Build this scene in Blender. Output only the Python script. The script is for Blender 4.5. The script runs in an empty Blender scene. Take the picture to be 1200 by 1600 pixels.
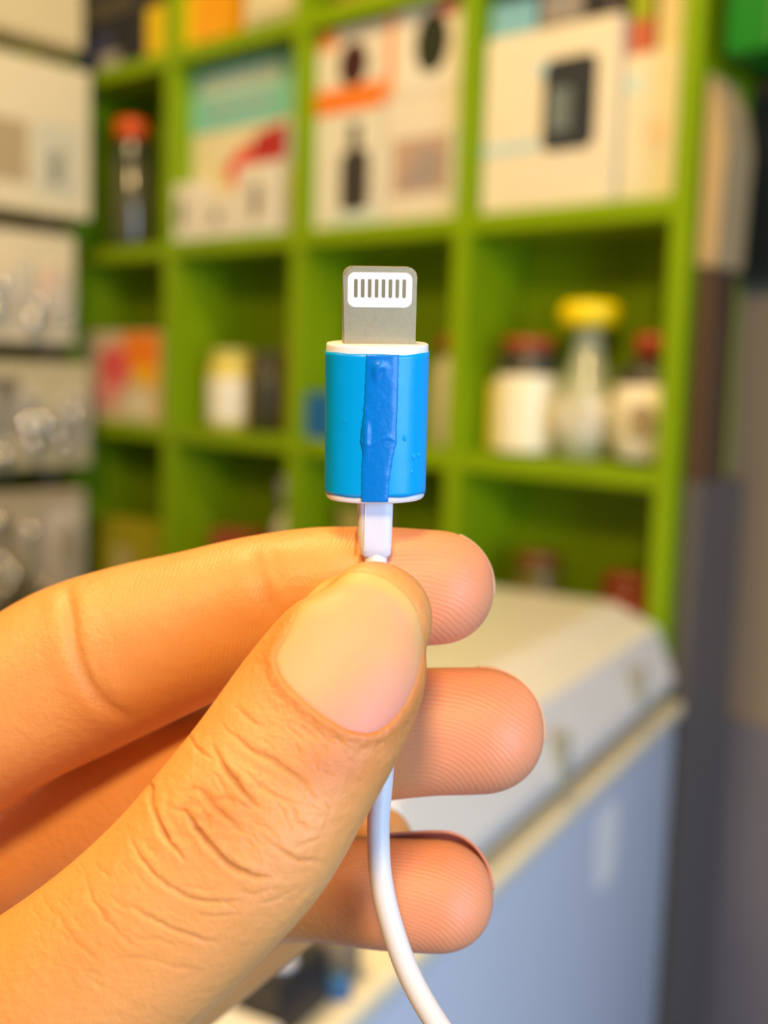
import bpy, bmesh, math, random
import numpy as np
from mathutils import Vector, Matrix
from mathutils.bvhtree import BVHTree

random.seed(4); np.random.seed(4)
SC = bpy.context.scene
COL = SC.collection

# ------------------------------------------------------------------ camera, world, lights, exposure
CAMZ = 1.25
F, PITCH, ROLL, YAW = 1725.0, 0.1216, 0.031, 0.7291
_c, _s = math.cos(PITCH), math.sin(PITCH)
FW = Vector((0, _c, -_s)); _up = Vector((0, _s, _c)); _rt = Vector((1, 0, 0))
RT = _rt * math.cos(ROLL) + _up * math.sin(ROLL)
UP = _up * math.cos(ROLL) - _rt * math.sin(ROLL)
CAM = Vector((0, 0, CAMZ))
cd = bpy.data.cameras.new('camera'); cam = bpy.data.objects.new('camera', cd); COL.objects.link(cam)
m = Matrix.Identity(4)
for i in range(3):
    m[i][0] = RT[i]; m[i][1] = UP[i]; m[i][2] = -FW[i]; m[i][3] = CAM[i]
cam.matrix_world = m
cd.sensor_fit = 'VERTICAL'; cd.sensor_height = 36.0; cd.lens = 36.0 * F / 1600.0
cd.clip_start = 0.01; cd.clip_end = 50
D0 = 0.1027                                    # distance of the plug
cd.dof.use_dof = True; cd.dof.focus_distance = 0.0995
cd.dof.aperture_fstop = (cd.lens * 1e-3) / 0.0023
SC.camera = cam
SC.view_settings.view_transform = 'Standard'; SC.view_settings.look = 'None'
SC.view_settings.exposure = -0.08; SC.view_settings.gamma = 1.0; SC.view_settings.use_curve_mapping = False

# frame of the green shelf wall: u along it to the right, v out of it, z up (relative to its first shelf line)
O = Vector((-0.59194, 2.03922, 0.4951 + CAMZ))
U = Vector((math.cos(YAW), -math.sin(YAW), 0)); V = Vector((-math.sin(YAW), -math.cos(YAW), 0)); Z = Vector((0, 0, 1))
def W(u, v, z): return O + U * u + V * v + Z * z

world = bpy.data.worlds.new('world'); SC.world = world; world.use_nodes = True
bg = world.node_tree.nodes['Background']
bg.inputs[0].default_value = (1.0, 0.80, 0.55, 1); bg.inputs[1].default_value = 0.03

def area(name, loc, target, size, power, color, sy=None):
    l = bpy.data.lights.new(name, 'AREA'); l.energy = power; l.color = color; l.size = size
    if sy: l.shape = 'RECTANGLE'; l.size_y = sy
    o = bpy.data.objects.new(name, l); COL.objects.link(o); o.location = loc
    o.rotation_euler = (Vector(target) - Vector(loc)).to_track_quat('-Z', 'Y').to_euler()
    return o
def spot_pt(name, loc, power, color, r=0.02):
    l = bpy.data.lights.new(name, 'POINT'); l.energy = power; l.color = color; l.shadow_soft_size = r
    o = bpy.data.objects.new(name, l); COL.objects.link(o); o.location = loc; return o
WARM = (1.0, 0.68, 0.30)
area('ceiling_lamp_behind', W(2.5, 2.15, 0.72), W(0.7, 0, -0.3), 0.3, 36, WARM)
area('hand_fill_light', W(1.55, 1.62, 0.0), W(1.72, 1.03, -.52), 0.16, 2.2, WARM)  # added fill close to the hand, not a lamp of the room
area('ceiling_lamp_above', W(1.05, 1.05, 1.15), W(1.1, 0.2, -0.4), 0.35, 38, WARM)
area('doorway_daylight', W(3.6, 1.3, -0.5), W(1.4, 0.6, -0.9), 1.0, 50, (0.44, 0.66, 1.0), 1.5)
spot_pt('glint_light', W(1.9, 1.9, 0.9), 5, WARM)  # added small source, only there to make sharp glints

# ------------------------------------------------------------------ materials
def mat(name, color, rough=0.5, metal=0.0, spec=0.5, noise=0.0, nscale=30, bump=0.0, bscale=60, coat=0.0, trans=0.0, alpha=1.0, sss=0.0):
    m = bpy.data.materials.new(name); m.use_nodes = True
    nt = m.node_tree; b = nt.nodes['Principled BSDF']
    b.inputs['Base Color'].default_value = (*color, 1); b.inputs['Roughness'].default_value = rough
    b.inputs['Metallic'].default_value = metal; b.inputs['Specular IOR Level'].default_value = spec
    b.inputs['Coat Weight'].default_value = coat; b.inputs['Transmission Weight'].default_value = trans
    b.inputs['Alpha'].default_value = alpha
    tc = nt.nodes.new('ShaderNodeTexCoord')
    if sss:
        b.inputs['Subsurface Weight'].default_value = sss
        b.inputs['Subsurface Radius'].default_value = (1, .8, .7); b.inputs['Subsurface Scale'].default_value = 0.001
    if noise:
        n = nt.nodes.new('ShaderNodeTexNoise'); n.inputs['Scale'].default_value = nscale; n.inputs['Detail'].default_value = 4
        nt.links.new(tc.outputs['Object'], n.inputs['Vector'])
        r = nt.nodes.new('ShaderNodeMix'); r.data_type = 'RGBA'
        r.inputs[6].default_value = (*[max(0, c * (1 - noise)) for c in color], 1)
        r.inputs[7].default_value = (*[min(1, c * (1 + noise)) for c in color], 1)
        nt.links.new(n.outputs['Fac'], r.inputs[0]); nt.links.new(r.outputs[2], b.inputs['Base Color'])
    if bump:
        n = nt.nodes.new('ShaderNodeTexNoise'); n.inputs['Scale'].default_value = bscale; n.inputs['Detail'].default_value = 3
        nt.links.new(tc.outputs['Object'], n.inputs['Vector'])
        bp = nt.nodes.new('ShaderNodeBump'); bp.inputs['Strength'].default_value = 1; bp.inputs['Distance'].default_value = bump
        nt.links.new(n.outputs['Fac'], bp.inputs['Height']); nt.links.new(bp.outputs[0], b.inputs['Normal'])
    return m
_mc = {}
def M(color, rough=0.5, **k):
    key = (tuple(color), rough, tuple(sorted(k.items())))
    if key not in _mc:
        k.setdefault('noise', 0.06)
        _mc[key] = mat('surface_%d' % len(_mc), color, rough, **k)
    return _mc[key]
GREEN = mat('green_painted_wood', (0.215, 0.35, 0.001), 0.5, spec=.25, noise=0.12, nscale=9, bump=0.0006, bscale=25)
CREAM = (0.86, 0.78, 0.58); WHITE = (0.85, 0.83, 0.78); BLACK = (0.02, 0.02, 0.022)

# ------------------------------------------------------------------ mesh helpers
def link(name, me, material=None, parent=None, smooth=False):
    o = bpy.data.objects.new(name, me); COL.objects.link(o)
    if material is not None: me.materials.append(material)
    if parent is not None: o.parent = parent
    if smooth:
        for p in me.polygons: p.use_smooth = True
    return o
def from_bm(name, bm, material, parent=None, smooth=False):
    bmesh.ops.recalc_face_normals(bm, faces=bm.faces)
    me = bpy.data.meshes.new(name); bm.to_mesh(me); bm.free()
    return link(name, me, material, parent, smooth)
def bmbox(bm, x0, x1, y0, y1, z0, z1, bev=0.0, seg=2):
    r = bmesh.ops.create_cube(bm, size=1)
    for v in r['verts']:
        v.co = Vector((x0 + (v.co.x + .5) * (x1 - x0), y0 + (v.co.y + .5) * (y1 - y0), z0 + (v.co.z + .5) * (z1 - z0)))
    if bev:
        es = list({e for v in r['verts'] for e in v.link_edges})
        bmesh.ops.bevel(bm, geom=es, offset=bev, segments=seg, affect='EDGES', profile=0.5)
def box(name, x0, x1, y0, y1, z0, z1, material, parent=None, bev=0.0, seg=2, smooth=False):
    bm = bmesh.new(); bmbox(bm, x0, x1, y0, y1, z0, z1, bev, seg)
    return from_bm(name, bm, material, parent, smooth)
def lathe(name, prof, material, parent=None, seg=32, cx=0, cy=0, z=0, sx=1, sy=1):
    bm = bmesh.new(); rings = []
    for r, h in prof:
        rings.append([bm.verts.new((cx + r * sx * math.cos(2 * math.pi * k / seg), cy + r * sy * math.sin(2 * math.pi * k / seg), z + h)) for k in range(seg)])
    for a, b in zip(rings, rings[1:]):
        for k in range(seg): bm.faces.new((a[k], a[(k + 1) % seg], b[(k + 1) % seg], b[k]))
    bm.faces.new(rings[0][::-1]); bm.faces.new(rings[-1])
    return from_bm(name, bm, material, parent, True)
def prism_xz(name, pts, y0, y1, material, parent=None, bev=0.0):
    bm = bmesh.new()
    a = [bm.verts.new((x, y0, z)) for x, z in pts]; b = [bm.verts.new((x, y1, z)) for x, z in pts]
    n = len(pts); bm.faces.new(a); bm.faces.new(b[::-1])
    for i in range(n): bm.faces.new((a[i], b[i], b[(i + 1) % n], a[(i + 1) % n]))
    if bev: bmesh.ops.bevel(bm, geom=list(bm.edges), offset=bev, segments=2, affect='EDGES')
    return from_bm(name, bm, material, parent)
def ellipse_pts(cx, cz, rx, rz, n=28, rot=0):
    return [(cx + rx * math.cos(t) * math.cos(rot) - rz * math.sin(t) * math.sin(rot), cz + rx * math.cos(t) * math.sin(rot) + rz * math.sin(t) * math.cos(rot)) for t in [2 * math.pi * i / n for i in range(n)]]
# local frame of shelf things: x = u, y = -v, z up
SHELFROT = -YAW
def thing(name, label, cat, loc, rot=SHELFROT, group=None):
    o = bpy.data.objects.new(name, None); COL.objects.link(o); o.empty_display_size = 0.05
    o.location = loc; o.rotation_euler = (0, 0, rot); o['label'] = label; o['category'] = cat
    if group: o['group'] = group
    return o
def structure(o): o['kind'] = 'structure'; return o

# ------------------------------------------------------------------ room shell
WALLM = mat('taupe_wall_paint', (0.27, 0.215, 0.15), 0.8, noise=0.12, nscale=3, bump=0.0015, bscale=40)
LOWSHADEM = mat('wall_shade_paint', (0.16, 0.155, 0.18), 0.6, noise=0.2, nscale=5, bump=0.001, bscale=40)  # cooler light low on the wall, put into the colour
FLOORM = mat('floor_tile', (0.16, 0.13, 0.10), 0.5, noise=0.2, nscale=4)
CEILM = mat('ceiling_paint', (0.55, 0.5, 0.4), 0.9, noise=0.05, nscale=3)
zf = -O.z                                       # floor height in shelf frame
def sbox(name, u0, u1, v0, v1, z0, z1, material, parent=None, **k):
    o = box(name, u0, u1, -v1, -v0, z0, z1, material, parent, **k)
    if parent is None: o.location = O; o.rotation_euler = (0, 0, SHELFROT)
    return o
structure(sbox('wall_back', -2.0, 4.2, -0.26, -0.16, zf, 1.3, WALLM))
structure(sbox('wall_shade_1', 1.235, 4.2, -0.16, -0.148, zf, -0.90, LOWSHADEM, bev=0.003))  # added slab that carries the painted light falloff of the lower wall
structure(sbox('wall_left', -2.1, -2.0, -0.26, 4.2, zf, 1.3, WALLM))
structure(sbox('floor', -2.0, 4.2, -0.26, 4.2, zf - 0.1, zf, FLOORM))

# ------------------------------------------------------------------ green shelf unit
CW, CH, DEP, T = 0.3031, 0.30, 0.13, 0.024
t = thing('shelf_unit', 'tall bright green painted cubbyhole shelf unit against the back wall', 'shelf', W(0, 0, zf))
h0 = -zf
def rz(k): return h0 - CH * k                   # height of shelf line k above the floor
for n in range(-1, 5):
    top = rz(-1.0) if n >= 3 else rz(-1.0)
    box('upright', n * CW - T / 2, n * CW + T / 2, 0.0, DEP, 0.0, top, GREEN, t, bev=0.0012)
for k in range(-1, 6):
    for n in range(-1, 4):
        box('shelf_board', n * CW + T / 2, (n + 1) * CW - T / 2, 0.001, DEP, rz(k) - T / 2, rz(k) + T / 2, GREEN, t, bev=0.0012)
box('back_panel', -CW - T / 2, 4 * CW + T / 2, DEP, DEP + 0.008, 0.0, rz(-1), GREEN, t)
def floorz(k): return -CH * k + T / 2 + 0.0005   # top of board k in shelf frame

# ------------------------------------------------------------------ goods on the shelf
def pack(name, label, cat, u0, u1, h, k, dep=0.07, v=-0.02, color=CREAM, rough=0.4, motifs=(), group=None, z=None, kz=0.0):
    """carton with printed motifs; motif = (kind, colour, x0, x1, z0, z1) in fractions of its face"""
    w = u1 - u0
    zz = floorz(k) if z is None else z
    t = thing(name, label, cat, W((u0 + u1) / 2, v, zz + kz), group=group)
    dep = min(dep, DEP + v - 0.004)
    box('carton', -w / 2, w / 2, 0, dep, 0, h, M(tuple(round(c * .86, 3) for c in color), rough), t, bev=0.0015)
    for i, (kind, c, x0, x1, z0, z1) in enumerate(motifs):
        if kind != 'poly': X0, X1, Z0, Z1 = -w / 2 + x0 * w, -w / 2 + x1 * w, z0 * h, z1 * h
        e = 0.0006 + 0.0004 * i
        if kind == 'rect': box('printed_panel', X0, X1, -e, 0.0003, Z0, Z1, M(c, rough), t)
        elif kind == 'oval': prism_xz('printed_picture', ellipse_pts((X0 + X1) / 2, (Z0 + Z1) / 2, (X1 - X0) / 2, (Z1 - Z0) / 2), -e, 0.0003, M(c, rough), t)
        elif kind == 'poly':
            pts = [(-w / 2 + a * w, b * h) for a, b in x0]
            prism_xz('printed_picture', pts, -e, 0.0003, M(c, rough), t)
    return t
def rounded(x0, x1, z0, z1, f=0.2):
    pts = []
    rx = (x1 - x0) * f; rzz = (z1 - z0) * f
    for cx, cz, a in ((x1 - rx, z1 - rzz, 0), (x0 + rx, z1 - rzz, 90), (x0 + rx, z0 + rzz, 180), (x1 - rx, z0 + rzz, 270)):
        for i in range(5):
            t = math.radians(a + i * 22.5); pts.append((cx + rx * math.cos(t), cz + rzz * math.sin(t)))
    return pts
TEAL = (0.20, 0.55, 0.50)
# first row, second column: teal topped carton with three small white boxes in front
pack('toy_carton', 'tall cream and teal carton with a dark red gadget pictured on it', 'box', 0.312, 0.578, 0.270, 1, dep=0.06, v=-0.040, color=(0.86, 0.78, 0.50), motifs=(
    ('rect', TEAL, 0, 1, .64, 1), ('rect', (.62, .76, .60), .08, .80, .84, .95), ('rect', (.30, .45, .42), .15, .72, .73, .79),
    ('poly', (.42, .02, .02), ((.46, .34), (.60, .58), (.84, .62), (.88, .46), (.70, .36), (.58, .24)), 0, 0, 0),
    ('poly', (.75, .04, .02), ((.32, .42), (.52, .54), (.60, .40), (.44, .27)), 0, 0, 0),
    ('rect', (.40, .45, .62), .86, 1, .38, .60), ('rect', (.90, .78, .02), .82, 1, .22, .34)))
for i, (a, b, h, side) in enumerate(((0.288, 0.374, 0.090, 'leftmost'), (0.380, 0.462, 0.066, 'lowest'), (0.468, 0.558, 0.104, 'tallest'))):
    pack('small_carton', '%s of three small white cartons in front of the teal topped carton' % side, 'box', a, b, h, 1, dep=0.028, v=-0.004, color=(.88, .84, .70),
         motifs=(('oval', (.16, .17, .17), .38, .62, .2 if i != 1 else .3, .75 if i != 1 else .65), ('rect', (.7, .8, .75), .1, .9, .04, .1)), group='small white cartons in the upper row')
# first row, third column: a two by two block of cartons
pack('speaker_carton', 'white carton with tall dark bottle shape and orange top print, lower left of four', 'box', 0.622, 0.752, 0.158, 1, v=-0.02, color=(.86, .84, .70), motifs=(
    ('poly', (.05, .045, .04), tuple(rounded(.40, .82, .14, .66)), 0, 0, 0), ('rect', (.10, .09, .08), .52, .68, .66, .9), ('rect', (.55, .72, .70), .3, .95, .05, .11)))
pack('earphone_carton', 'white carton with pinkish grey picture, lower right of four stacked cartons', 'box', 0.757, 0.893, 0.165, 1, v=-0.02, color=(.88, .82, .68), motifs=(
    ('rect', (.50, .36, .27), .12, .86, .22, .66), ('poly', (.36, .30, .28), ((.2, .28), (.5, .60), (.8, .5), (.7, .25)), 0, 0, 0), ('rect', (.62, .68, .72), .84, .99, .1, .7)))
pack('ring_carton', 'white carton with black disc and orange lower band, upper left of four', 'box', 0.622, 0.752, 0.113, 1, v=-0.02, kz=0.1588, color=(.88, .82, .68), motifs=(
    ('rect', (.85, .22, .03), 0, 1, 0, .30), ('oval', (.06, .02, .02), .34, .76, .28, .82), ('rect', (.88, .35, .08), .02, .3, .78, 1)))
pack('disc_carton', 'white carton with large black disc and thin red print, upper right of four', 'box', 0.757, 0.893, 0.110, 1, v=-0.02, kz=0.1658, color=(.90, .86, .74), motifs=(
    ('rect', (.86, .35, .12), .0, .10, 0, 1), ('oval', (.03, .035, .02), .36, .78, .20, .90), ('rect', (.75, .12, .05), .66, .86, .82, .95)))
# first row, fourth column
pack('device_carton', 'large cream carton with rounded black device printed on its front', 'box', 0.925, 1.112, 0.212, 1, dep=0.08, v=-0.02, color=(.92, .84, .64), motifs=(
    ('rect', (.42, .66, .72), 0, .44, .34, .39), ('rect', (.46, .68, .74), .40, .56, .74, .82), ('poly', (.035, .04, .045), tuple(rounded(.47, .86, .32, .82, .14)), 0, 0, 0),
    ('rect', (.16, .2, .2), .52, .68, .42, .66)))
pack('plain_carton', 'cream carton with faint print beside the large black device carton', 'box', 1.116, 1.199, 0.165, 1, dep=0.08, v=-0.03, color=(.90, .84, .62), motifs=(
    ('rect', (.55, .75, .74), .05, .28, .74, .86), ('oval', (.78, .62, .44), .35, .72, .36, .56)))
zt = floorz(1) + 0.2125
pack('blue_carton', 'small sky blue carton lying on top of the large cream carton', 'box', 0.926, 0.992, 0.045, 1, dep=0.06, v=-0.025, z=zt, color=(.25, .55, .68))
pack('brown_carton', 'dark brown and grey carton on top of the large cream carton', 'box', 0.998, 1.098, 0.056, 1, dep=0.06, v=-0.025, z=zt, color=(.20, .15, .10), motifs=(('rect', (.3, .28, .26), .05, .6, .1, .9), ('rect', (.03, .03, .03), .62, .98, .05, .95)))
zt = floorz(1) + 0.1655
pack('red_carton', 'slim green and red carton standing on the plain cream carton', 'box', 1.118, 1.146, 0.085, 1, dep=0.05, v=-0.035, z=zt, color=(.62, .16, .08), motifs=(('rect', (.32, .40, .02), 0, 1, .45, 1),))
pack('slim_carton', 'slim tall cream carton at the right end above plain cream carton', 'box', 1.152, 1.186, 0.09, 1, dep=0.05, v=-0.035, z=zt, color=(.84, .74, .40))

# spray can
def can(name, label, cat, u, k, r, h, body, cap, capr=None, caph=0.03, v=-0.055, neck=True, labelc=None, rough=0.3, capmat=None, group=None):
    t = thing(name, label, cat, W(u, v, floorz(k)), group=group)
    capr = capr or r * .8
    hb = h - caph
    lathe('body', [(r * .92, 0), (r, .004), (r, hb * .82), (r * .93, hb * .88), (capr * .85 if neck else r * .93, hb * .96), (capr * .8 if neck else r * .9, hb)], M(body, rough), t)
    lathe('cap', [(capr, hb + .0003), (capr, hb + caph * .8), (capr * .88, hb + caph), (capr * .5, hb + caph)], M(cap, .35), t)
    if labelc: lathe('label', [(r * 1.012, hb * .12), (r * 1.014, hb * .125), (r * 1.014, hb * .72), (r * 1.012, hb * .725)], M(labelc, .35), t)
    return t
sp = can('spray_can', 'dark spray can with orange red cap and shiny highlights in left column', 'spray can', 0.128, 1, 0.034, 0.222, (.05, .06, .045), (.75, .10, .01), 0.031, 0.034, rough=0.16)
lathe('label', [(.0346, .02), (.0347, .0205), (.0347, .145), (.0346, .1455)], M((.10, .10, .06), .12, coat=1.0), sp)
# second row
pack('gift_bag', 'pink and orange patterned carton in the left column of middle row', 'box', 0.015, 0.238, 0.158, 2, dep=0.06, v=-0.03, color=(.80, .62, .42), motifs=(
    ('rect', (.92, .25, .02), .55, 1, .55, .98), ('oval', (.80, .12, .12), .22, .62, .30, .85), ('oval', (.86, .35, .30), .1, .5, .15, .45), ('rect', (.90, .50, .02), .70, .98, .40, .62), ('rect', (.75, .70, .50), .62, .9, .05, .36)))
can('jar', 'cream tin with yellow edge in second column of middle row', 'tin', 0.405, 2, 0.040, 0.128, (.72, .62, .12), (.60, .55, .15), 0.034, 0.014, neck=False, labelc=(.86, .82, .66))
can('jar', 'black tin beside the cream tin in middle row', 'tin', 0.492, 2, 0.034, 0.125, (.05, .05, .02), (.06, .05, .03), 0.03, 0.016, neck=False)
pack('brown_bottle_box', 'thin brown carton at right end of second column', 'box', 0.540, 0.566, 0.150, 2, dep=0.05, v=-0.04, color=(.22, .16, .02))
pack('blue_box', 'small bright blue carton left of the plug in third column', 'box', 0.622, 0.690, 0.066, 2, dep=0.05, v=-0.012, color=(.02, .16, .45))
can('bottle', 'tall pale bottle just behind the metal plug tip', 'bottle', 0.690, 2, 0.026, 0.205, (.76, .74, .52), (.70, .68, .40), 0.014, 0.03, v=-0.085)
can('bottle', 'pale grey bottle with dark red cap at right of third column', 'bottle', 0.868, 2, 0.027, 0.150, (.58, .54, .40), (.30, .04, .01), 0.022, 0.026, v=-0.05)
# fourth column jars
j = can('jar', 'white jar with black shoulder and dark red lid left of the glass bottle', 'jar', 0.985, 2, 0.040, 0.148, (.05, .045, .03), (.33, .06, .01), 0.034, 0.018, neck=False, v=-0.055)
lathe('label', [(.0408, .004), (.0409, .005), (.0409, .095), (.040, .1)], M((.88, .84, .62), .35), j)
box('printed_panel', -.046, -.034, -.02, -.006, .004, .09, M((.75, .65, .05), .4), j)
j = can('jar', 'round white jar with dark neck and red lid right of the glass bottle', 'jar', 1.160, 2, 0.041, 0.152, (.05, .045, .03), (.36, .05, .01), 0.022, 0.028, neck=True, v=-0.055)
lathe('label', [(.030, .0015), (.042, .008), (.0425, .09), (.034, .101)], M((.88, .82, .62), .35), j)
prism_xz('printed_picture', ellipse_pts(.012, .05, .016, .022), -.0435, -.036, M((.35, .28, .14), .4), j)
t = thing('glass_bottle', 'tall clear bottle with wide yellow cap and grey crumpled lower half', 'bottle', W(1.072, -0.055, floorz(2)))
GL = mat('clear_bottle_plastic', (.75, .80, .55), 0.06, alpha=.38, coat=1.0)
lathe('body', [(.030, 0), (.034, .006), (.034, .07), (.030, .095), (.020, .125), (.017, .150), (.017, .160)], GL, t)
lathe('cap', [(.030, .1605), (.038, .165), (.038, .182), (.032, .190), (.012, .192)], M((.90, .70, .0), .35), t)
bm = bmesh.new(); bmesh.ops.create_icosphere(bm, subdivisions=4, radius=1)
for v_ in bm.verts:
    n = 1 + .10 * math.sin(9 * v_.co.x + 4 * v_.co.z) * math.sin(7 * v_.co.y - 5 * v_.co.z)
    v_.co = Vector((v_.co.x * .043 * n, v_.co.y * .036 * n, .046 + v_.co.z * .044 * n))
from_bm('crumpled_wrap', bm, M((.62, .60, .48), .22), t, True)
# third row
pack('yellow_carton', 'mustard yellow carton with pale window in the left column bottom row', 'box', 0.055, 0.222, 0.118, 3, dep=0.06, v=-0.03, color=(.45, .42, .02), motifs=(('rect', (.55, .50, .25), .34, .62, .08, .62),))
can('bottle', 'white and lilac bottle in the second column of bottom row', 'bottle', 0.560, 3, 0.030, 0.235, (.62, .60, .55), (.30, .30, .45), 0.024, 0.05, v=-0.05)
pack('red_carton', 'small dull red and white carton just above the index finger', 'box', 0.385, 0.475, 0.135, 3, dep=0.05, v=-0.03, color=(.40, .08, .03), motifs=(('rect', (.62, .50, .42), .2, .8, .1, .6),))
pack('plain_carton', 'pale olive carton under the blue plug body in third column', 'box', 0.66, 0.72, 0.2, 3, dep=0.05, v=-0.05, color=(.45, .42, .12))
can('jar', 'dull brown jar in shade at left of the lower right cubbyhole', 'jar', 1.010, 3, 0.034, 0.175, (.14, .12, .02), (.16, .06, .01), 0.03, 0.02, neck=False, v=-0.06)
can('jar', 'dark red jar in the lower right cubbyhole above white appliance', 'jar', 1.145, 3, 0.038, 0.165, (.28, .05, .02), (.22, .04, .01), 0.034, 0.02, neck=False, v=-0.06)
# top row above the first shelf line
pack('yellow_carton', 'golden yellow carton left of the orange one on the top shelf', 'box', 0.215, 0.335, 0.085, 0, v=-0.02, color=(.92, .66, .01), kz=0)
pack('orange_carton', 'orange carton beside the golden yellow one on the top shelf', 'box', 0.338, 0.425, 0.13, 0, v=-0.02, color=(.95, .42, .005))
pack('cream_carton', 'cream carton with grey band on the top shelf, second from centre', 'box', 0.462, 0.60, 0.085, 0, v=-0.02, color=(.80, .74, .48), motifs=(('rect', (.45, .42, .25), .1, .9, .1, .25),))
pack('dark_basket', 'dark brown speckled basket on the top shelf above the disc cartons', 'basket', 0.655, 0.87, 0.10, 0, v=-0.02, color=(.20, .15, .03), motifs=(('rect', (.32, .25, .04), .05, .95, .02, .2),))
pack('dark_carton', 'black and navy carton on the top shelf left end', 'box', -0.02, 0.20, 0.15, 0, v=-0.02, color=(.04, .04, .045), motifs=(('rect', (.07, .075, .16), .1, .6, .02, .45), ('rect', (.45, .43, .36), .45, .72, .03, .2), ('rect', (.10, .09, .06), .1, .9, .6, .8)))

# ------------------------------------------------------------------ blister packs on the left display rack (faces look to the right, away from the wall)
RU = 0.150
rk = thing('display_rack', 'cream metal display rack holding plastic packs at the far left', 'rack', W(RU - 0.16, 0.16, zf))
RM = M((.45, .40, .26), .5); RM2 = M((.14, .10, .05), .5)
for x in (-0.16, 0.0):
    for y in (-0.13, 0.12): box('post', x + .002, x + .014, y, y + .012, 0, h0 + 0.28, RM, rk)
LV = (-1.12, -.888, -.663, -.457, -.247, .020, .21)
for zz in LV:
    box('rack_shelf', -0.16, 0.0145, -0.128, 0.130, h0 + zz - .010, h0 + zz - .001, RM2, rk)
CLEAR = mat('clear_blister_plastic', (.90, .86, .74), 0.09, alpha=0.32, coat=1.0, noise=0.02)
GLINTM = mat('glint_bead_metal', (.95, .90, .78), .04, metal=1.0, noise=.0)  # mirror finish for the added glint beads
def blister(label, zb, h, v0, v1, u=RU, card=(.80, .74, .56), item=(.10, .09, .07), motifs=(), nb=2, seed=0, glint_beads=()):
    """card pack whose printed face looks along +u; local x = v direction reversed, built facing -y then turned"""
    random.seed(seed)
    t = thing('blister_pack', label, 'packet', W(u, (v0 + v1) / 2, zb), rot=SHELFROT + math.pi / 2, group='plastic packs on the left rack')
    w = v1 - v0
    box('backing_card', -w / 2, w / 2, 0.0, 0.06, 0, h, M(card, .45), t, bev=.002)
    for (c, x0, x1, z0, z1) in motifs:
        box('printed_panel', -w / 2 + x0 * w, -w / 2 + x1 * w, -.0008, .0002, z0 * h, z1 * h, M(c, .4), t)
    for i in range(nb):
        cx = -w / 2 + w * (i + .5) / nb; cz = h * (.42 + .1 * random.random())
        bm = bmesh.new(); bmesh.ops.create_icosphere(bm, subdivisions=3, radius=1)
        for q in bm.verts:
            s = [math.copysign(abs(c) ** .7, c) for c in q.co]
            q.co = Vector((cx + s[0] * w / nb * .40, -.0095 + s[1] * .0085, cz + s[2] * h * .30))
        from_bm('clear_blister', bm, CLEAR, t, True)
        bm = bmesh.new(); bmesh.ops.create_icosphere(bm, subdivisions=3, radius=1)
        for q in bm.verts: q.co = Vector((cx + q.co.x * w / nb * .26, -.009 + q.co.y * .005, cz + q.co.z * h * .2))
        from_bm('packed_item', bm, M(item, .18, coat=1.0), t, True)
    for (fx, fz, rr_) in glint_beads:  # added mirror balls standing in for lamp glints on the plastic
        bm = bmesh.new(); bmesh.ops.create_icosphere(bm, subdivisions=3, radius=rr_)
        for q in bm.verts: q.co = Vector((-w / 2 + fx * w + q.co.x, q.co.y * .8 - .012, fz * h + q.co.z))
        from_bm('glint_bead', bm, GLINTM, t, True)
    return t

blister('cream pack at the very top of the left rack', LV[5], .15, .058, .285, card=(.66, .59, .38), motifs=(((.45, .40, .25), 0, 1, .0, .06),), nb=0)
blister('large cream pack with grey and brown pictures, second from top of left rack', LV[4], .238, .045, .285, card=(.76, .69, .49),
        motifs=(((.45, .36, .22), .18, .52, .18, .58), ((.62, .62, .50), .56, .90, .12, .60), ((.42, .44, .38), .68, .78, .2, .42), ((.75, .25, .1), .0, .14, .55, .68)), nb=0, item=(.55, .5, .38))
blister('cream pack with small pink print and round glints, third down on left rack', LV[3], .178, .075, .285, card=(.74, .66, .46),
        motifs=(((.75, .25, .18), .72, .94, .42, .66), ((.62, .56, .42), .1, .5, .1, .4)), nb=3, item=(.60, .54, .42), seed=2, glint_beads=((.60, .20, .017), (.66, .36, .012), (.28, .30, .014), (.33, .52, .012), (.93, .25, .009)))
blister('pack of dark items under shiny clear plastic, fourth down on left rack', LV[2], .175, .045, .285, card=(.56, .49, .30),
        motifs=(((.20, .18, .13), .05, .45, .30, .85),), nb=3, item=(.05, .05, .045), seed=3, glint_beads=((.48, .42, .018), (.60, .44, .018), (.70, .36, .013), (.52, .24, .014), (.30, .14, .014), (.84, .52, .012), (.75, .22, .010)))
blister('brown and grey pack with clear plastic front, lowest visible on left rack', LV[1], .185, .055, .285, card=(.46, .40, .28),
        motifs=(((.22, .17, .08), .30, .60, .05, .75), ((.62, .55, .52), .66, .98, .1, .85)), nb=3, item=(.20, .15, .08), seed=5, glint_beads=((.26, .78, .015), (.30, .40, .016), (.38, .30, .017), (.33, .18, .014), (.52, .66, .012), (.62, .12, .011)))
blister('pale pack on the bottom of the left rack below the brown one', LV[0], .20, .055, .285, card=(.55, .52, .34), nb=0)

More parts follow.
